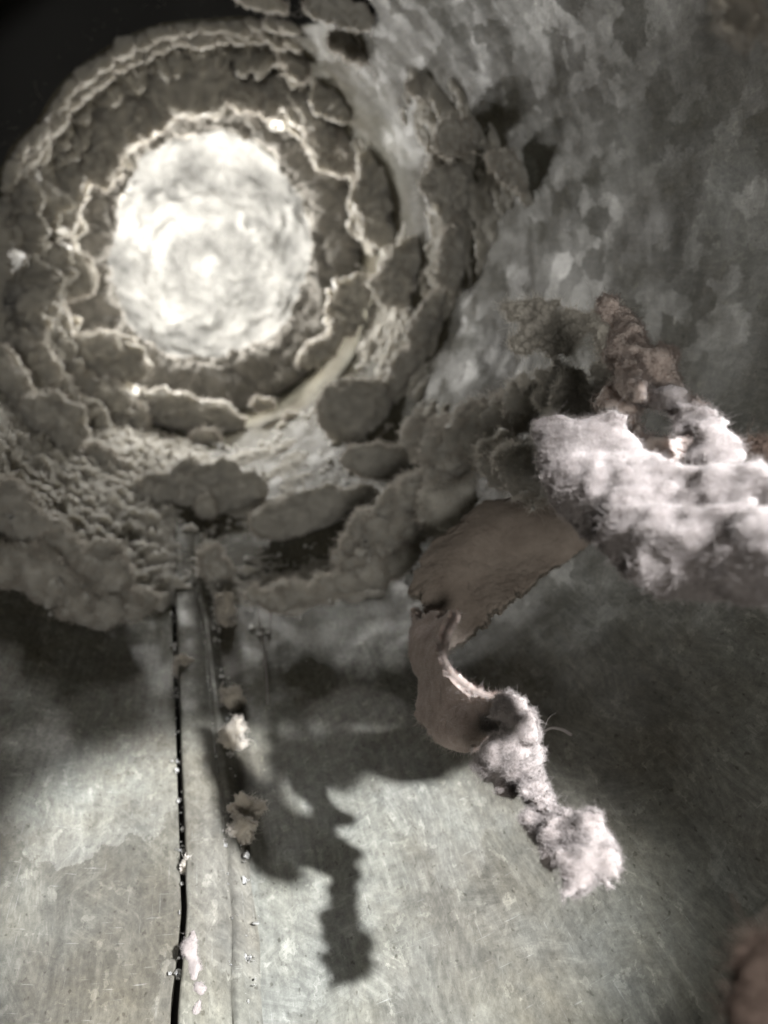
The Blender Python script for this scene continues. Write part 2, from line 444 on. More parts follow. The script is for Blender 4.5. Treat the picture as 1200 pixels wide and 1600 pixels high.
M_POCKET = plain('pocket_shade', (0.03, 0.03, 0.03))  # shade of the joint recess, painted in as near-black
S = np.concatenate([np.linspace(1.0, 10, 150), np.linspace(10, 24, 200)[1:], np.linspace(24, 37.5, 80)[1:]])
ns = len(S)
U = np.linspace(0, 1, nt_)
SS, UU = np.meshgrid(S, U, indexing='ij')
T = seam_th(SS) + gap + UU * (2 * np.pi - 2 * gap)
s_, t_ = SS.ravel(), T.ravel()
P0 = wall_xyz(s_, t_)
dent = 0.07 * fbm(P0 * 0.35, 2) + 0.018 * fbm(P0 * 1.3 + 9, 3)
edge = np.minimum(UU.ravel(), 1 - UU.ravel()) * 30
P0 = wall_xyz(s_, t_, dent * np.clip(edge, 0.1, 1))
wall = child('duct_sheet', mesh_from('duct_sheet', P0, grid_faces(ns, nt_), uv=np.stack([t_ * R, s_ * 0.6], 1)), M_METAL, duct)
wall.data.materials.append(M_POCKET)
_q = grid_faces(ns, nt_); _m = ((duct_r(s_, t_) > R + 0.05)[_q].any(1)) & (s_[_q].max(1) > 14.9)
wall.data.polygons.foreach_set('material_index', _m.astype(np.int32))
# strip of the lock seam: folded edge, flat, two drawn grooves
prof = [(-0.004, 0.055), (0.0, 0.095), (0.02, 0.105), (0.10, 0.10), (0.32, 0.095), (0.335, 0.06), (0.36, 0.06), (0.375, 0.085), (0.45, 0.075), (0.47, 0.035), (0.52, 0.03), (0.56, 0.0), (0.58, -0.03)]
Sg = np.linspace(1.5, 17.5, 320)
wob = 0.02 * fbm(np.stack([Sg * 0.9, Sg * 0, Sg * 0], 1), 3)
rows = []; uvs = []
for k, (c, h) in enumerate(prof):
    w = gap * 0.6 + (c + wob * (0.4 + 0.6 * (k > 4))) / R
    hh = h * 1.25 + 0.014 * fbm(np.stack([Sg * 2.3, Sg * 0 + k * 0.5, Sg * 0], 1), 3)
    rows.append(wall_xyz(Sg, seam_th(Sg) + w, hh)); uvs.append(np.stack([(seam_th(Sg) + w) * R + 3.3, Sg * 0.6], 1))
child('seam_strip', mesh_from('seam_strip', np.stack(rows, 0).reshape(-1, 3), grid_faces(len(prof), len(Sg)), uv=np.stack(uvs, 0).reshape(-1, 2)), M_METAL, duct)
# the channel under the open edge, in one dark tone
rows = [wall_xyz(S, seam_th(S) + w, np.full(len(S), h)) for w, h in ((-gap * 1.5, -0.02), (-gap * 1.5, -0.25), (gap * 1.5, -0.25), (gap * 1.5, -0.02))]
child('seam_channel', mesh_from('seam_channel', np.stack(rows, 0).reshape(-1, 3), grid_faces(4, len(S))), M_CHANNEL, duct)

# ------------------------------------------------------------------ the far end: lint-caked screen, and the lint collar in front of it
def ring_disc(s0, rad, amp, seed):
    nr, na = 120, 300
    rr, aa = np.meshgrid(np.linspace(0.0, 1, nr), np.linspace(0, 2 * np.pi, na, endpoint=False), indexing='ij')
    q = np.stack([(rr * np.cos(aa)).ravel() * rad, (rr * np.sin(aa)).ravel() * rad, np.zeros(rr.size)], 1)
    z = amp * (0.9 * fbm(q * 0.45 + seed, 2) + 0.7 * np.abs(fbm(q * 0.8 + seed * 2, 3)) + 0.13 * fbm(q * 2.6, 4))
    V = np.outer(s0 - z, A) + np.outer(q[:, 0], E1) + np.outer(q[:, 1], E2)
    i = np.arange(nr - 1); j = np.arange(na); I, J = np.meshgrid(i, j, indexing='ij')
    a = I * na + J; b = I * na + (J + 1) % na
    return mesh_from('lint_screen', V, np.stack([a, b, b + na, a + na], -1).reshape(-1, 4))
o = link('lint_screen', ring_disc(36.2, 5.3, 1.1, 3), M_END)
tag(o, 'bright white lint caked screen closing the far end of the round duct', 'lint screen')

def collar(name, s0, half, prot, seed, mat, bill, lobes=11, scal=0.3, behind=0.0):
    """ring of lint built up on the wall: prot(angle) = how far it stands into the duct"""
    na, nc = 900, 48
    aa = np.linspace(0, 2 * np.pi, na, endpoint=False); cc = np.linspace(0, 2 * np.pi, nc, endpoint=False)
    Aa, Cc = np.meshgrid(aa, cc, indexing='ij'); Aa, Cc = Aa.ravel(), Cc.ravel()
    loc = far_r(Aa) - R; pr = prot(Aa) + loc; ph = Aa * lobes + 2.2 * pnoise(np.stack([3 * np.cos(Aa), 3 * np.sin(Aa), 0 * Aa + seed], 1))
    am = 0.6 + 0.7 * pnoise(np.stack([4 * np.cos(Aa), 4 * np.sin(Aa), 0 * Aa + seed + 7], 1))
    lob = np.abs(np.sin(ph)) * np.clip(am, 0.1, 1.2); pr = np.where(pr > 0.05, pr + scal * (lob - 0.4), pr); inn = 0.5 + 0.5 * np.cos(Cc)
    s = ledge_s(Aa, s0, behind) + half * np.sin(Cc) * np.clip(0.4 + pr, 0.3, 1)
    rad = R + loc + 0.12 - (pr + 0.12) * inn
    def place(): return np.outer(s, A) + (rad * np.cos(Aa))[:, None] * E1 + (rad * np.sin(Aa))[:, None] * E2
    P = place()
    b1 = np.abs(fbm(P * np.array([1.0]) * 0.8 + seed, 2)); b2 = np.abs(fbm(P * 2.2 + seed, 3)); b3 = np.abs(fbm(P * 6.0 + seed, 2))
    on = np.clip((pr + 0.02) * 5, 0, 1); rad = rad + (1 - on) * 0.6
    rad = rad - on * inn * (bill * (2.0 * b1 - 0.8) + 0.22 * b2 + 0.08 * b3)
    s = s - 1.1 * scal * lob * (1 - inn * 0.5) - 0.8 * b1 - 0.40 * b2 - 0.10 * b3
    se, wing = edge_wing(Aa); s = np.where(wing > 0.25, np.maximum(s, np.minimum(se, 19.3) + 0.04 + 0.05 * b2), s)
    i = np.arange(na); j = np.arange(nc); I, J = np.meshgrid(i, j, indexing='ij')
    a = I * nc + J; b = ((I + 1) % na) * nc + J; a2 = I * nc + (J + 1) % nc; b2 = ((I + 1) % na) * nc + (J + 1) % nc
    return mesh_from(name, place(), np.stack([a, a2, b2, b], -1).reshape(-1, 4))
def add_collar(path, s_c, half, seed, label, name='lint_collar', bill=0.35, lobes=11, scal=0.3, mat=None, squeeze=1.0, behind=0.0):
    ta, ra = [], []
    for (x, y) in path:
        x = 325 + (x - 325) * squeeze; y = 385 + (y - 385) * squeeze
        d = ray(x, y); _, t, _ = cyl(d * 20); p = d * float(ledge_s(t, s_c, behind)) / (d @ A); s, t, r = cyl(p); ta.append(t % (2 * math.pi)); ra.append(R - r)
    o_ = np.argsort(ta); ta = np.array(ta)[o_]; ra = np.array(ra)[o_]
    me = collar(name, s_c, half, lambda t: np.interp(t % (2 * np.pi), ta, ra, period=2 * np.pi), seed, M_GREY, bill, lobes, scal, behind)
    o = link(name, me, mat or M_GREY); tag(o, label, 'lint')
    n = len(me.vertices); V = np.empty(n * 3); me.vertices.foreach_get('co', V); N = np.empty(n * 3); me.vertices.foreach_get('normal', N)
    V = V.reshape(-1, 3); N = N.reshape(-1, 3)
    q = V - np.outer(V @ A, A); q /= np.linalg.norm(q, axis=1)[:, None]
    w = np.maximum(0, -np.sum(q * N, 1)) ** 3 + 0.01; w /= w.sum()
    fuzz(o, V, N, 26000, 0.10, 0.009, M_FUZZ, int(seed * 10), weights=w)
open_px = [(330, 200), (400, 215), (450, 270), (480, 320), (490, 370), (480, 440), (455, 500), (400, 545), (330, 565), (270, 560), (215, 530), (180, 470), (165, 425), (175, 360), (190, 300), (225, 235), (270, 210)]
add_collar(open_px, 26.2, 0.9, 4.0, 'thick ragged grey collar of lint framing the glowing white hole', bill=0.12, scal=0.12, lobes=7, mat=M_FELT, squeeze=0.98)
mid_px = [(556, 370), (545, 305), (520, 268), (492, 240), (440, 192), (400, 180), (372, 160), (345, 150), (318, 152), (295, 166), (262, 182), (238, 198), (212, 235), (185, 262), (142, 285), (128, 318), (128, 372), (150, 420), (142, 455), (108, 468), (130, 520), (185, 560), (210, 606), (262, 612), (310, 640), (380, 684), (450, 700), (560, 640), (600, 540), (585, 460)]
add_collar(mid_px, 23.8, 0.6, 6.0, 'scalloped middle collar of lint around the hole, open at lower right', behind=4.8, lobes=13, scal=0.42)
in2_px = [(600, 400), (585, 300), (545, 225), (480, 150), (420, 115), (340, 112), (280, 118), (225, 150), (170, 190), (120, 235), (98, 300), (104, 370), (118, 430), (96, 490), (120, 560), (165, 620), (230, 660), (320, 690), (420, 770), (600, 700), (660, 560)]
add_collar(in2_px, 21.8, 0.5, 12.0, 'second scalloped lint ledge out from the hole, along its upper left', lobes=17, scal=0.42, behind=2.7)
rim_px = [(720, 380), (660, 200), (540, 70), (450, 45), (380, 42), (320, 46), (255, 52), (205, 74), (155, 106), (108, 145), (70, 202), (32, 240), (12, 300), (18, 380), (22, 460), (10, 540), (40, 640), (90, 760), (180, 830), (400, 840), (640, 700), (740, 540)]
add_collar(rim_px, 19.0, 0.30, 15.0, 'frilled outer rim of lint at the upper left, against the black joint pocket', lobes=19, scal=0.2, behind=0.45)
out_px = [(640, 350), (600, 230), (520, 120), (420, 60), (320, 62), (250, 82), (195, 112), (150, 140), (110, 185), (80, 240), (66, 300), (78, 370), (92, 440), (70, 480), (100, 545), (125, 600), (170, 650), (215, 690), (270, 740), (420, 790), (580, 700), (640, 560)]
add_collar(out_px, 20.5, 0.45, 8.0, 'third scalloped lint ledge inside the frilled rim, left half of the ring', lobes=16, scal=0.3, behind=1.5)

# ------------------------------------------------------------------ lint lumps on the wall
def lump(px, py, rx, ry, rot, label, mat=None, seed=0, name='lint_lump', group=None, thick=0.75, rough=1.0, nf=500, sink=0.55, lev=5, flen=0.16, cat='lint', dist=None):
    c = math.cos(math.radians(rot)); s = math.sin(math.radians(rot))
    # direction across the duct from its axis to this spot
    s0, t0, _ = cyl(wall_pt(px, py))
    rd = np.array([math.cos(t0), math.sin(t0)])
    d0 = np.linalg.norm(wall_pt(px, py)); ex = rx * d0 / F; ey = ry * d0 / F
    a1 = np.array([c, s]); a2 = np.array([-s, c])
    reach = math.hypot(ex * (a1 @ rd), ey * (a2 @ rd))
    P = wall_pt(px, py, max(0.6, R - sink * reach)) if dist is None else at(px, py, dist)
    lim = float(ledge_s(t0, 22.4, 2.7))
    if dist is None and P @ A > lim: P = P * (lim / (P @ A))           # sits on the front of the lint collars
    dd = np.linalg.norm(P); ex = rx * dd / F; ey = ry * dd / F
    V, Tr = ico(lev)
    sd = seed * 3.71 + px * 0.013 + py * 0.029
    m3 = min(ex, ey); tz = thick * m3 * 1.15
    V = V / ((np.abs(V) ** 2.25).sum(1) ** (1 / 2.25))[:, None]               # blunter than an ellipsoid
    q = V * np.array([ex, ey, tz]) / m3
    q = q + 0.30 * rough * np.stack([fbm(q * 0.8 + sd + 31 * k, 2) for k in range(3)], 1)
    ln = np.maximum(np.linalg.norm(V, axis=1), 1e-6)[:, None]
    n_ = V * np.array([1 / ex, 1 / ey, 1 / tz]); n_ /= np.linalg.norm(n_, axis=1)[:, None]
    b_ = rough * (0.20 * fbm(q * 1.0 + sd, 2) + 0.30 * np.abs(fbm(q * 1.5 + sd * 2, 2)) + 0.12 * np.abs(fbm(q * 4.5 + sd, 3))) - 0.12 * rough
    q = (q + n_ * b_[:, None]) * m3
    u1 = c * E1 + s * E2; u2 = -s * E1 + c * E2
    X = np.outer(q[:, 0], u1) + np.outer(q[:, 1], u2) + np.outer(q[:, 2], A)
    o = link(name, mesh_from(name, X, Tr), mat or M_GREY)
    o.location = P
    tag(o, label, cat, group)
    if nf:
        Nn = vnormals(X, Tr); w = (1 - np.abs(Nn @ nrm(P))) ** 2 + 0.02; w /= w.sum()
        fuzz(o, X, Nn, nf, flen * min(1, dd / 15) * 0.7, 0.006 * dd / 12, M_FUZZ, int(px * 7 + py), weights=w)
    return o

CLOCK = ['three', 'two', 'one', 'twelve', 'eleven', 'ten', 'nine', 'eight', 'seven', 'six', 'five', 'four']
L_ = [ # left and top of the rings: px, py, rx, ry, rot, words
 (180,112,34,18,30,'flat grey lint tuft just inside the upper left rim'),
 (132,175,20,36,-30,'leaning grey lint tuft in the upper left rim, beside a tall column'),
 (106,275,27,82,-4,'tall dark column of lint left of the glowing hole with lit lower edge'),
 (42,240,24,32,-25,'small grey lint pocket tight against the left rim'),
 (66,268,16,26,-20,'narrow lint pocket between the left rim and the tall dark column'),
 (178,205,50,32,35,'puffy cloud shaped lint lump upper left of the hole with pale lower edge'),
 (158,258,30,28,10,'blunt lint lump hanging beneath the cloud shaped one, left of the hole'),
 (275,132,82,42,12,'broad dark cloud of lint above the glowing hole'),
 (225,180,34,26,20,'rounded lint lump tucked under the left end of the broad dark cloud'),
 (250,183,18,14,20,'little pale crumb of lint at the lower edge of the broad dark cloud'),
 (335,138,30,24,0,'jagged lint lump at the right end of the broad dark cloud'),
 (375,148,34,20,-15,'pale scalloped lint tuft above the hole near twelve o clock'),
 (110,430,40,37,0,'ball like lint lump left of the hole with bright right edge'),
 (66,330,26,48,5,'dark lint pocket left of the tall column at nine o clock'),
 (24,440,32,52,0,'dark lint mass against the left picture edge level with the hole'),
 (18,345,20,36,0,'small lint mass on the left edge above the large dark one'),
 (84,510,26,62,15,'slanting lint roll left of and below the ball like lump'),
 (45,565,40,42,30,'heavy grey lint mass at lower left of the ring'),
 (172,560,56,40,-38,'large leaf shaped lint flap lower left of the hole with bright curved edge'),
 (300,645,92,28,-12,'long low roll of lint below the collar at the foot of the hole'),
 (148,620,56,36,-30,'thick grey lint lump between the leaf shaped flap and the long low roll'),
 (208,655,22,26,0,'small knob of lint at the left end of the long low roll'),
 (322,686,28,13,0,'tiny flat lint lump on the metal beneath the long low roll'),
 (80,667,52,40,-20,'blocky brown grey lint lump at the left, beneath the ring'),
 (168,722,36,20,-35,'slanted sliver of lint right of the blocky brown lump'),
 (12,600,26,52,15,'ragged lint roll cut by the left picture edge below the ring'),
 (8,332,26,34,10,'grey lint tuft on the left picture edge, above the dark mass level with the hole'),
 (14,402,26,30,-10,'rounded lint lump on the left picture edge just above the dark mass'),
 # right of the rings
 (420,54,16,11,-20,'tiny dark lint speck on the bright metal at the top rim'),
 (458,95,34,18,-48,'dark leaf of lint on bright metal at one o clock, the upper of two'),
 (466,160,56,30,-42,'dark leaf of lint at one o clock, the larger lower one of two'),
 (418,172,14,14,0,'little round lint knob beside the collar at one o clock'),
 (503,226,24,42,15,'dark oval of lint with pale edge at two o clock'),
 (532,265,17,12,0,'little lint crumb just below the dark oval at two o clock'),
 (548,235,12,36,28,'slim ridge of lint right of the dark oval at two o clock'),
 (585,312,38,70,10,'big dark lint lump right of the hole, on bright metal'),
 (627,430,42,62,-14,'dark kite shaped lint lump right of the hole'),
 (545,478,34,54,-18,'dark lint lump with bright left edge, lower right of the hole'),
 (500,545,20,44,-55,'curved thin rim of lint trailing along the lower right of the collar'),
 (703,285,40,66,-4,'biggest dark upright lint mass, on the right wall of the duct'),
 (708,395,28,66,-6,'dark middle stretch of the lint ridge under the upright mass'),
 (672,495,26,66,-32,'dark slanting lower stretch of the lint ridge, right wall'),
 (632,585,24,56,-18,'tapering foot of the lint ridge just above the dark egg of lint'),
 (722,212,50,26,25,'crumbly lint cap on top of the upright dark mass'),
 (800,270,48,20,-25,'lint lump added for the shaded hollow right of the upright mass'),  # lump added in place of a dark, shaded hollow
 (655,140,22,12,-20,'small dark lint flake on the bright upper right metal'),
 (562,640,68,52,8,'smooth dark egg of lint lying below and right of the hole'),
 (409,630,18,10,0,'tiny dark crumb on the metal left of the dark egg'),
 (456,652,12,8,0,'smallest dark crumb on the metal left of the dark egg'),
 (545,72,34,16,-20,'dark lint flake at the top edge beside the bright metal'),
 # floor
 (318,768,105,46,3,'wide peaked mound of lint on the floor of the duct over the seam'),
 (495,800,112,42,14,'long smooth slab of lint lying on the floor, tilted to the right'),
 (602,722,76,30,-6,'dark lumpy lint behind the long smooth slab'),
 (335,890,24,42,5,'small ragged lint lump sitting on the seam at the carpet edge'),
]
for k, (x, y, rx, ry, rot, lab) in enumerate(L_):
    f_ = 0.82 if x > 400 and y < 600 else 0.9
    lump(x, y, rx * f_, ry * f_, rot, lab, seed=k, lev=5 if max(rx, ry) > 25 else 4, nf=2000 if max(rx, ry) > 25 else 600,
         rough=0.6 if ('smooth' in lab or 'ball like' in lab) else 1.5 if x > 380 else 1.1, sink=1.0 if (x < 230 and y > 790) else 0.5)
lump(322, 792, 17, 17, 0, 'small pale lint ball resting in front of the peaked mound', seed=91, dist=15.3, rough=0.6, nf=250, lev=4)
# scalloped rim of the joint: small tufts in two rows
rs = np.random.RandomState(3)
tt = np.linspace(st_t[1] + 0.02, st_t[-1] + 0.75, 34)
for k, t in enumerate(tt):
    for row in (0, 1):
        se = min(19.3, float(np.interp(t, st_t, st_s))) + 0.2 + row * 0.45 + rs.uniform(-0.1, 0.1)
        p = (wall_xyz(np.array([se]), np.array([t + rs.uniform(-.03, .03)]), np.array([0.08 + 0.12 * row]))[0])
        X = 600 + F * p[0] / p[1]; Y = 800 - F * p[2] / p[1]
        w = rs.uniform(11, 20)
        lump(X, Y, w, w * rs.uniform(.4, .65), math.degrees(t) - 90 + rs.uniform(-20, 20), 'tiny scalloped lint tuft in the fringe along the upper left rim', seed=k + 40 * row,
             name='lint_tuft', group='lint tufts along the upper left rim', nf=120, lev=3, thick=1.0, dist=float(np.linalg.norm(p)))
# two ragged scraps hanging in the dark beyond the rim
lump(408, 3, 34, 9, -5, 'ragged scrap of lint at the top edge above the rim', seed=61, dist=15.5)
lump(530, 18, 48, 18, -8, 'dark curled lint scrap at the top edge right of the ragged one', seed=62, dist=14.2)

# ------------------------------------------------------------------ lint carpet on the floor of the duct
c_px = [(0, 870), (60, 925), (150, 960), (235, 955), (270, 935), (330, 935), (400, 945), (500, 945), (560, 930), (640, 905)]
ct, cs = [], []
for p in c_px:
    s, t, _ = cyl(wall_pt(*p)); ct.append(t); cs.append(s)
o_ = np.argsort(ct); ct = np.array(ct)[o_]; cs = np.array(cs)[o_]
nu, nv = 520, 380
Ug = np.linspace(ct[0] - 1.3, ct[-1] + 0.25, nu); Vg = np.linspace(0, 1, nv)
UU, VV = np.meshgrid(Ug, Vg, indexing='ij'); UU, VV = UU.ravel(), VV.ravel()
near = np.interp(UU, ct, cs) - 0.25
base = wall_xyz(near, UU)
near = near + 0.35 * fbm(base * 1.2, 4)
far = 24.5
s = near + (far - near) * VV ** 1.25
Pw = wall_xyz(s, UU)
fade = sstep(s - near, 0.0, 0.35)
cen = float(seam_th(12.0))
side = sstep(cen + 0.25 - UU, 0.0, 0.35)                    # the left half is thick, the right half thin
h = 0.04 + 0.20 * side * (0.3 + 0.8 * np.abs(fbm(Pw * 1.7, 3)) + 0.9 * np.maximum(0, fbm(Pw * 3.6 + 5, 3))) + 0.10 * np.maximum(0, fbm(Pw * 1.0 + 3, 4)) + 0.04 * fbm(Pw * 7, 3)
thin = fbm(Pw * 0.8 + 7.7, 4)
h = h * fade - 0.20 * (1 - side) * np.maximum(0, thin + 0.15) * sstep(s, 11.5, 13) - 0.03
h = h - 0.6 * sstep(UU, ct[-1] - 0.15, ct[-1] + 0.2) - 0.5 * sstep(ct[0] - UU, 1.05, 1.3) - 0.3 * sstep(s, 19, 24)
o = link('lint_carpet', mesh_from('lint_carpet', wall_xyz(s, UU, h), grid_faces(nu, nv)), M_GREY)
tag(o, 'bumpy carpet of grey lint covering the floor of the duct before the hole', 'lint', kind='stuff')

# crust of lint around the ridge on the right wall
nu, nv = 300, 330
Ug = np.linspace(-0.95, 0.75, nu); Vg = np.linspace(10.0, 22.0, nv)
UU, VV = np.meshgrid(Ug, Vg, indexing='ij'); UU, VV = UU.ravel(), VV.ravel()
Pw = wall_xyz(VV, UU)
PX = 600 + F * Pw[:, 0] / Pw[:, 1]; PY = 800 - F * Pw[:, 2] / Pw[:, 1]
line = np.array([(660, 150), (725, 210), (715, 300), (708, 400), (672, 500), (640, 590), (680, 680), (760, 700)], float)
dist = np.full(len(PX), 1e9)
for a_, b_ in zip(line[:-1], line[1:]):
    ab = b_ - a_; t_1 = np.clip(((PX - a_[0]) * ab[0] + (PY - a_[1]) * ab[1]) / (ab @ ab), 0, 1)
    dist = np.minimum(dist, np.hypot(PX - a_[0] - t_1 * ab[0], PY - a_[1] - t_1 * ab[1]))
extra = np.hypot((PX - 600) / 1.0, (PY - 470) / 1.6) - 30                       # and round the kite shaped lumps
dist = np.minimum(dist, np.maximum(extra, 0))
dist = np.minimum(dist, np.maximum(np.hypot(PX - 790, (PY - 300) * 1.3) - 10, 0) + 12)
m_ = 1 - sstep(dist + 45 * fbm(Pw * 0.9 + 4, 4), 5, 62)
h = -0.10 + m_ * (0.11 + 0.22 * np.abs(fbm(Pw * 1.2 + 2, 3)) + 0.10 * np.maximum(0, fbm(Pw * 3 + 1, 3)) + 0.04 * fbm(Pw * 9, 2))
o = link('lint_crust', mesh_from('lint_crust', wall_xyz(VV, UU, h), grid_faces(nu, nv)), M_GREY)
tag(o, 'crumbly grey lint crust on the right wall around the dark upright masses', 'lint', kind='stuff')

# ------------------------------------------------------------------ blobs: name, label, chains ...
def blob_thing(name, label, mat, chains, h, noise, nf, flen, fw=0.004, cat='lint', lean=0.8, **kw):
    V, Q = blob(chains, h, noise, **kw)
    V, Q = keep_main(V, Q)
    c = V.mean(0)
    o = link(name, mesh_from(name, V - c, Q), mat); o.location = c
    tag(o, label, cat)
    w = 0.12 + np.maximum(0, fbm(V * (9 if h < 0.04 else 4) + 2, 3)) ** 1.5; w /= w.sum()
    if nf: fuzz(o, V - c, vnormals(V, Q), nf // 30, flen * (2.4 if h < 0.04 else 1.6), fw * 0.9, M_PALE if mat in (M_WHITE, M_CLUMP) else M_FUZZ if mat == M_GREY else mat, nf + 1, lean=1.1, weights=w, name='stray_fibre')
    if nf: fuzz(o, V - c, vnormals(V, Q), nf, flen, fw, M_PALE if mat in (M_WHITE, M_CLUMP) else M_FUZZ if mat == M_GREY else mat, nf, lean=lean, weights=w)
    return o
# hanging strand
strand = blob_thing('hanging_lint_strand', 'twisted pale lint strand dangling free over the dark metal, ending in a fluffy tuft', M_WHITE,
  [[(766,1136,5.35,14),(786,1108,5.15,15)],
   [(797,1108,5.05,20),(810,1145,4.98,29),(797,1180,4.98,31),(768,1195,5.05,21)],
   [(780,1200,5.15,22),(790,1222,5.1,14),(798,1250,5.1,4)],
   [(818,1165,5.1,17),(826,1205,5.0,13),(836,1245,4.85,13),(848,1280,4.7,18),(876,1305,4.5,24)],
   [(872,1262,4.7,7),(850,1285,4.7,14)],
   [(876,1308,4.5,26),(922,1310,4.4,26),(944,1345,4.3,17),(905,1355,4.3,28),(884,1362,4.3,20),(896,1400,4.25,6)]],
  0.022, [(0.045, 4.5, 3), (0.05, 9, 3)], 110000, 0.016, 0.0009, k=0.06, flat=0.6, seed=2)
# big near clump
blob_thing('near_lint_clump', 'big fluffy white lint clump close to the camera reaching in from the right', M_CLUMP,
  [[(846,668,4.3,14),(880,710,4.2,36),(930,758,4.05,48),(1000,790,3.9,58),(1080,800,3.8,58),(1160,805,3.72,58),(1240,818,3.62,56)],
   [(930,770,4.0,40),(990,838,3.72,45),(1060,858,3.58,52),(1140,862,3.5,54),(1220,868,3.4,56),(1290,865,3.32,46)],
   [(858,668,4.3,12),(940,700,4.15,24),(1010,740,4.0,26)], [(1030,890,3.55,20)], [(1170,900,3.42,26),(1195,915,3.4,14)],
   [(1125,750,3.95,24),(1112,700,4.1,19),(1090,655,4.3,16),(1050,625,4.5,15),(1000,612,4.7,13)],
   [(1130,690,4.1,8),(1118,700,4.1,13)],
   [(990,815,5.0,34),(1060,820,4.9,52),(1140,812,4.75,62),(1230,800,4.7,66),(1330,790,5.4,66),(1420,790,6.3,80)]],
  0.026, [(0.05, 3.0, 3), (0.03, 9, 3)], 110000, 0.022, 0.0010, k=0.16, flat=0.6, aniso=(0.75, 0.85, 1.1), seed=5, carve=())
# pinkish scrap above it
blob_thing('pink_lint_scrap', 'pinkish brown scrap of lint standing up above the big white clump', M_PINK,
  [[(948,462,5.2,12),(962,482,5.2,18),(975,505,5.15,16),(974,530,5.1,22),(985,555,5.0,32),(1018,578,4.9,32),(1055,602,4.8,20)],[(985,590,4.7,24),(1005,620,4.5,20)]],
  0.026, [(0.05, 4.0, 3), (0.03, 12, 2)], 24000, 0.02, 0.0012, flat=0.7, seed=8)
blob_thing('puffy_lint_roll', 'puffy rounded lint roll edging the floor carpet at lower left', M_GREY,
  [[(-40,775,12.4,46)],[(8,795,12.2,40)],[(48,826,12.0,33)],[(90,852,11.8,28)],[(122,872,11.6,25)],[(152,876,11.4,31)],[(174,908,11.2,30)],[(208,945,11.0,26)],[(150,926,11.1,22)]],
  0.05, [(0.12, 2.8, 4), (0.06, 8, 2)], 20000, 0.06, 0.004, k=0.05, seed=41)
blob_thing('low_lint_roll', 'low ragged lint roll in front of the puffy one, by the left edge', M_GREY,
  [[(-30,890,11.4,40)],[(15,892,11.4,36)],[(58,892,11.3,34)],[(92,920,11.2,30)],[(125,945,11.0,28)],[(165,958,10.9,24)]],
  0.05, [(0.12, 3.0, 4), (0.06, 8, 2)], 18000, 0.06, 0.004, k=0.05, seed=42)
# fluffy masses on the lower right of the floor
blob_thing('crumbly_lint_mass', 'crumbly grey lint mass at the left of the big white clump, dark hollow beneath', M_GREY,
  [[(650,680,10.2,22),(700,690,9.6,30),(760,670,9.0,38),(810,640,8.4,36),(840,620,8.0,24)],[(780,720,8.2,34),(830,720,7.6,40),(850,760,7.2,36)],[(690,705,9.4,22),(670,715,9.4,14)]],
  0.055, [(0.16, 2.4, 4), (0.05, 8, 2)], 16000, 0.06, 0.004, k=0.12, seed=11)
blob_thing('layered_lint_mass', 'layered grey lint ridge on the floor right of the long smooth slab', M_GREY,
  [[(700,740,9.6,30),(650,770,10.0,30),(600,805,10.3,26),(560,850,10.4,26)],[(640,830,9.8,30),(600,850,10.0,30),(555,880,10.2,22)],[(700,790,9.2,50)]],
  0.055, [(0.16, 2.4, 4), (0.05, 8, 2)], 16000, 0.06, 0.004, k=0.12, seed=12)
blob_thing('edge_lint_roll', 'thin crinkled lip of lint along the carpet edge, right of the seam', M_GREY,
  [[(400,935,10.8,14),(450,928,10.7,18),(500,925,10.5,14),(545,905,10.3,20),(590,890,10.0,22),(640,870,9.6,16)]],
  0.05, [(0.12, 2.8, 4), (0.04, 9, 2)], 9000, 0.05, 0.004, k=0.1, seed=13)

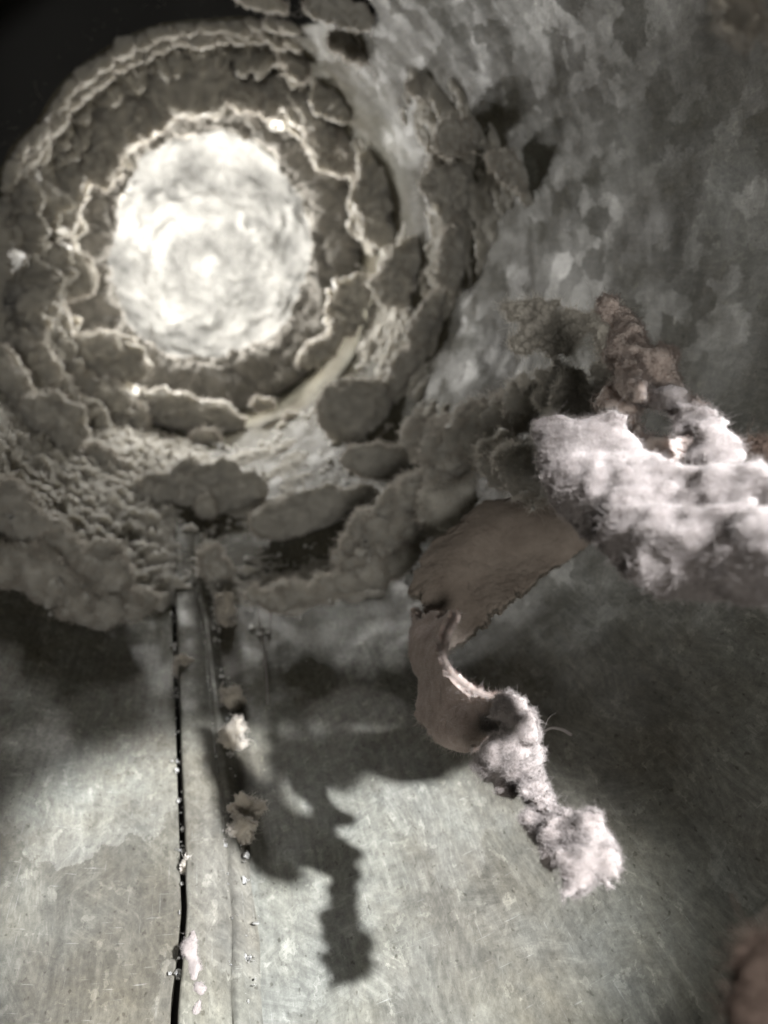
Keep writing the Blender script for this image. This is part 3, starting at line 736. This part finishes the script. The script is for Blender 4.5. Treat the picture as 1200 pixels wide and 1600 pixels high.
# ------------------------------------------------------------------ torn sheets of lint
def sheet(name, label, mat, ctrl, nu, nv, thick, amp, mask=None, rag=0.15, fine=0.035, nf=16000, flen=0.035, fw=0.0022, seed=0, frq=1.6):
    C = np.array([[at(*q) for q in row] for row in ctrl])
    def interp(Pts, n):
        m = len(Pts); x = np.linspace(0, m - 1, n); i = np.clip(np.floor(x).astype(int), 0, m - 2); f = (x - i)
        sh = (n,) + (1,) * (Pts.ndim - 1); f = f.reshape(sh)
        p1 = Pts[i]; p2 = Pts[i + 1]
        p0 = np.where((i > 0).reshape(sh), Pts[np.maximum(i - 1, 0)], 2 * p1 - p2); p3 = np.where((i < m - 2).reshape(sh), Pts[np.minimum(i + 2, m - 1)], 2 * p2 - p1)
        return 0.5 * (2 * p1 + (p2 - p0) * f + (2 * p0 - 5 * p1 + 4 * p2 - p3) * f ** 2 + (3 * p1 - p0 - 3 * p2 + p3) * f ** 3)
    G = interp(C, nu); G = np.swapaxes(interp(np.swapaxes(G, 0, 1), nv), 0, 1)
    V = G.reshape(-1, 3); Q = grid_faces(nu, nv)
    N = vnormals(V, Q)
    V = V + N * (amp * fbm(V * frq + seed, 4 if fine > 0.015 else 2) + fine * fbm(V * 7 + seed, 3))[:, None]
    u, v = np.meshgrid(np.linspace(0, 1, nu), np.linspace(0, 1, nv), indexing='ij'); u, v = u.ravel(), v.ravel()
    e = np.minimum(np.minimum(u, 1 - u), np.minimum(v, 1 - v))
    keepv = e - rag * (fbm(V * 3.5 + seed, 6, gain=0.72) + 0.25) > 0
    if mask is not None: keepv &= mask(u, v, V)
    Q = Q[keepv[Q].all(1)]
    used = np.unique(Q); mp = -np.ones(len(V), int); mp[used] = np.arange(len(used)); V = V[used]; Q = mp[Q]
    V, Q = keep_main(V, Q, 40)
    c = V.mean(0)
    o = link(name, mesh_from(name, V - c, Q), mat); o.location = c
    if label: tag(o, label, 'lint')
    m = o.modifiers.new('thickness', 'SOLIDIFY'); m.thickness = thick; m.offset = 0
    if nf:
        N = vnormals(V, Q) * np.where(np.random.RandomState(seed).rand(len(V)) < .5, -1, 1)[:, None]
        cnt = np.bincount(Q.ravel(), minlength=len(V)).astype(float); w = np.where(cnt < 4, 9.0, 1.0); w /= w.sum()
        fuzz(o, V - c, N, nf, flen, fw, M_BEIGE if mat == M_BROWN else M_PINK if mat == M_RIBBON else mat, seed + 5, lean=1.2, weights=w)
    return o
    return o
ribbon = sheet('upper_ribbon', None, M_RIBBON,
  [[(648,950,6.95),(690,958,6.45),(716,958,6.1)],[(646,1000,6.75),(668,1008,6.3),(692,1012,6.0)],[(656,1060,6.5),(685,1066,6.0),(714,1060,5.6)],
   [(658,1118,6.3),(705,1110,5.8),(750,1086,5.45)],[(690,1156,6.0),(735,1140,5.55),(780,1094,5.25)],[(742,1168,5.8),(764,1142,5.5),(784,1103,5.3)]],
  260, 130, 0.10, 0.02, seed=14, rag=0.10, fine=0.010, nf=170000, flen=0.034, fw=0.001)
ribbon.parent = strand; ribbon.location = ribbon.location - strand.location
sheet('curled_lint_flap', 'smooth brown flap of felted lint curling down from the wall below the white clump', M_BROWN,
  [[(640,930,7.2),(655,890,7.3),(690,845,7.6),(750,795,8.0),(840,770,8.4)],
   [(660,945,6.9),(690,900,7.0),(730,860,7.2),(790,815,7.6),(880,790,8.1)],
   [(672,1000,6.75),(720,950,6.9),(770,905,7.15),(840,865,7.5),(930,815,7.9)],
   [(684,1030,6.75),(735,995,6.75),(795,945,6.9),(860,895,7.4),(945,835,8.0)]], 220, 260, 0.10, 0.04, seed=3, rag=0.06, fine=0.012, nf=45000, flen=0.03)
sheet('torn_lint_veil', 'thin torn grey veil of lint standing above the left end of the white clump', M_VEIL,
  [[(785,478,7.6),(800,540,7.3),(815,600,7.1),(830,665,6.9)],
   [(860,460,7.5),(865,530,7.2),(868,590,6.9),(865,660,6.6)],
   [(905,485,7.6),(890,540,6.8),(880,600,6.5),(880,660,6.3)],
   [(950,480,7.6),(940,540,7.1),(925,600,6.8),(915,670,6.4)],
   [(975,520,7.3),(985,580,6.9),(975,630,6.5),(960,690,6.2)]], 260, 230, 0.05, 0.14, nf=70000, flen=0.05, fw=0.0025, seed=6, rag=0.2, fine=0.06,
  mask=lambda u, v, V: fbm(V * 2.6 + 4, 4) > -0.34)
sheet('lint_web', 'gauzy web of grey lint around the round hole behind the white clump', M_PINK,
  [[(935,640,4.9),(970,690,4.6),(1000,740,4.3)],[(985,600,5.0),(1010,660,4.7),(1040,740,4.2)],[(1040,605,4.9),(1075,660,4.6),(1090,740,4.1)],[(1080,630,4.6),(1110,690,4.3),(1120,750,4.0)]],
  180, 150, 0.03, 0.12, nf=20000, seed=9,
  mask=lambda u, v, V: np.hypot((u - 0.42) * 1.15, v - 0.5) > 0.2)

# ------------------------------------------------------------------ scraps along the seam, corner scraps
SEAM = [(286,1040,14,16,0,10.0,'small beige lint wad caught in the seam, the uppermost below the carpet'),
        (361,1092,17,19,0,8.6,'beige lint wad on the right groove of the seam, upper one'),
        (366,1150,20,30,-10,8.2,'longer beige lint wad on the right groove of the seam, beneath the upper one'),
        (386,1268,24,22,20,7.4,'tufted top of the fluffy lint wad right of the seam'),
        (376,1300,19,26,-25,7.3,'fluffy lint wad hanging right of the seam above the lit floor'),
        (291,1352,8,16,-20,7.1,'wisp of lint bridging the dark slit of the seam'),
        (352,955,16,34,5,10.2,'faint grey lint smear on the seam strip below the carpet')]
for k, (x, y, rx, ry, rot, dd, lab) in enumerate(SEAM):
    lump(x, y, rx * .8, ry * .85, rot, lab, seed=70 + k, rough=1.8, name='lint_wad', mat=M_BEIGE, nf=2500 if rx > 10 else 500, lev=4, flen=0.085 if rx > 10 else 0.05, sink=0.7)
blob_thing('slit_lint_edge', 'pale fuzzy lint line along the seam at the bottom edge', M_WHITE,
  [[(297,1440,6.8,3),(300,1480,6.66,5),(303,1530,6.5,7),(308,1590,6.35,9),(310,1660,6.2,10)]], 0.02, [(0.055, 7, 3)], 5000, 0.015, 0.001, k=0.03, seed=31)
blob_thing('corner_lint_scrap', 'blurred pinkish lint scrap in the upper right corner', M_BEIGE,
  [[(1125,-30,3.4,10),(1122,10,3.4,9),(1130,50,3.4,9),(1150,72,3.4,8),(1172,82,3.4,5)],[(1160,-10,3.6,12),(1180,30,3.7,16),(1215,50,3.7,20)]], 0.03, [(0.06, 4, 3)], 8000, 0.025, 0.002, flat=0.4, seed=21)
blob_thing('brown_lint_scrap', 'blurred dark brown lint scrap in the lower right corner', M_DARK,
  [[(1222,1470,2.6,16),(1226,1530,2.6,38),(1205,1600,2.6,42),(1215,1680,2.6,50)]], 0.03, [(0.05, 4, 3)], 4000, 0.03, 0.002, flat=0.5, seed=23)
blob_thing('brown_lint_knot', 'dark brown lint knot at the right edge above the white clump', M_DARK,
  [[(1150,725,4.4,26),(1185,725,4.3,30),(1230,740,4.2,40)]], 0.03, [(0.08, 4, 3)], 8000, 0.03, 0.002, seed=22)
rs = np.random.RandomState(11)
Vi, Ti = ico(2)
n = 1300
cs_ = rs.uniform(9.5, 21, n); ctt = rs.uniform(-2.9, -0.35, n)
keep = fbm(wall_xyz(cs_, ctt) * 0.7 + 2, 3) > -0.1
cs_, ctt = cs_[keep], ctt[keep]; cp = wall_xyz(cs_, ctt, np.full(len(cs_), 0.02))
sz = (0.018 + rs.gamma(1.6, 0.016, len(cs_))) * np.clip(cs_ / 14, 0.6, 1.3)
Vall = []; 
for k in range(len(cs_)):
    g = 1 + 0.4 * rs.normal(size=3)
    q = Vi * np.abs(g) * (1 + 0.35 * rs.normal(size=(len(Vi), 1)).clip(-1, 1)) * sz[k]
    Vall.append(q + cp[k])
n2 = 420
s2 = rs.uniform(3.9, 11.0, n2); w2 = rs.choice([0.0, 0.37, 0.5, 0.56], n2, p=[0.35, 0.3, 0.2, 0.15]) / R + rs.normal(size=n2) * 0.006
s2 = s2 + 0.25 * np.sin(s2 * 5.0)
c2 = wall_xyz(s2, seam_th(s2) + w2, np.where(w2 < 0.02, 0.02, 0.07))
cs_ = np.concatenate([cs_, s2])
for k in range(n2):
    g = np.abs(1 + 0.4 * rs.normal(size=3)) * rs.gamma(2, 0.0045)
    Vall.append(Vi * g * (1 + 0.4 * rs.normal(size=(len(Vi), 1)).clip(-1, 1)) + c2[k])
Tall = (Ti[None] + (np.arange(len(cs_)) * len(Vi))[:, None, None]).reshape(-1, 3)
o = link('lint_crumbs', mesh_from('lint_crumbs', np.concatenate(Vall), Tall), M_GREY)
tag(o, 'loose grey lint crumbs sprinkled over the metal around the ring and caught along the seam', 'lint', kind='stuff')
def hair(pts, wid, label):
    C = np.array([wall_pt(x, y, R - hh) for x, y, hh in pts]); m = len(C); x = np.linspace(0, m - 1, 40); i = np.clip(x.astype(int), 0, m - 2); f = (x - i)[:, None]
    p0, p1, p2, p3 = C[np.maximum(i - 1, 0)], C[i], C[i + 1], C[np.minimum(i + 2, m - 1)]
    P = 0.5 * (2 * p1 + (p2 - p0) * f + (2 * p0 - 5 * p1 + 4 * p2 - p3) * f ** 2 + (3 * p1 - p0 - 3 * p2 + p3) * f ** 3)
    ring = []
    for a in np.linspace(0, 2 * np.pi, 6, endpoint=False):
        ring.append(P + wid * (math.cos(a) * E1 + math.sin(a) * E2))
    V = np.stack(ring, 0).reshape(-1, 3)
    tag(link('lint_hair', mesh_from('lint_hair', V, grid_faces(6, 40, wrap=True)), M_PALE), label, 'fibre')
hair([(402, 950, 0.1), (410, 1000, 0.15), (416, 1050, 0.1), (418, 1100, 0.03)], 0.008, 'fine hair hanging from the carpet edge right of the seam, longer one')
hair([(424, 950, 0.1), (420, 1000, 0.2), (412, 1040, 0.12)], 0.007, 'fine hair hanging from the carpet edge right of the seam, shorter one')
hair([(838, 1150, 0.25), (860, 1138, 0.3), (878, 1140, 0.25), (892, 1148, 0.2)], 0.014, 'short pale fibre floating on the dark metal right of the strand')
print('tris', sum(len(o.data.polygons) for o in SC.objects if o.type == 'MESH'))
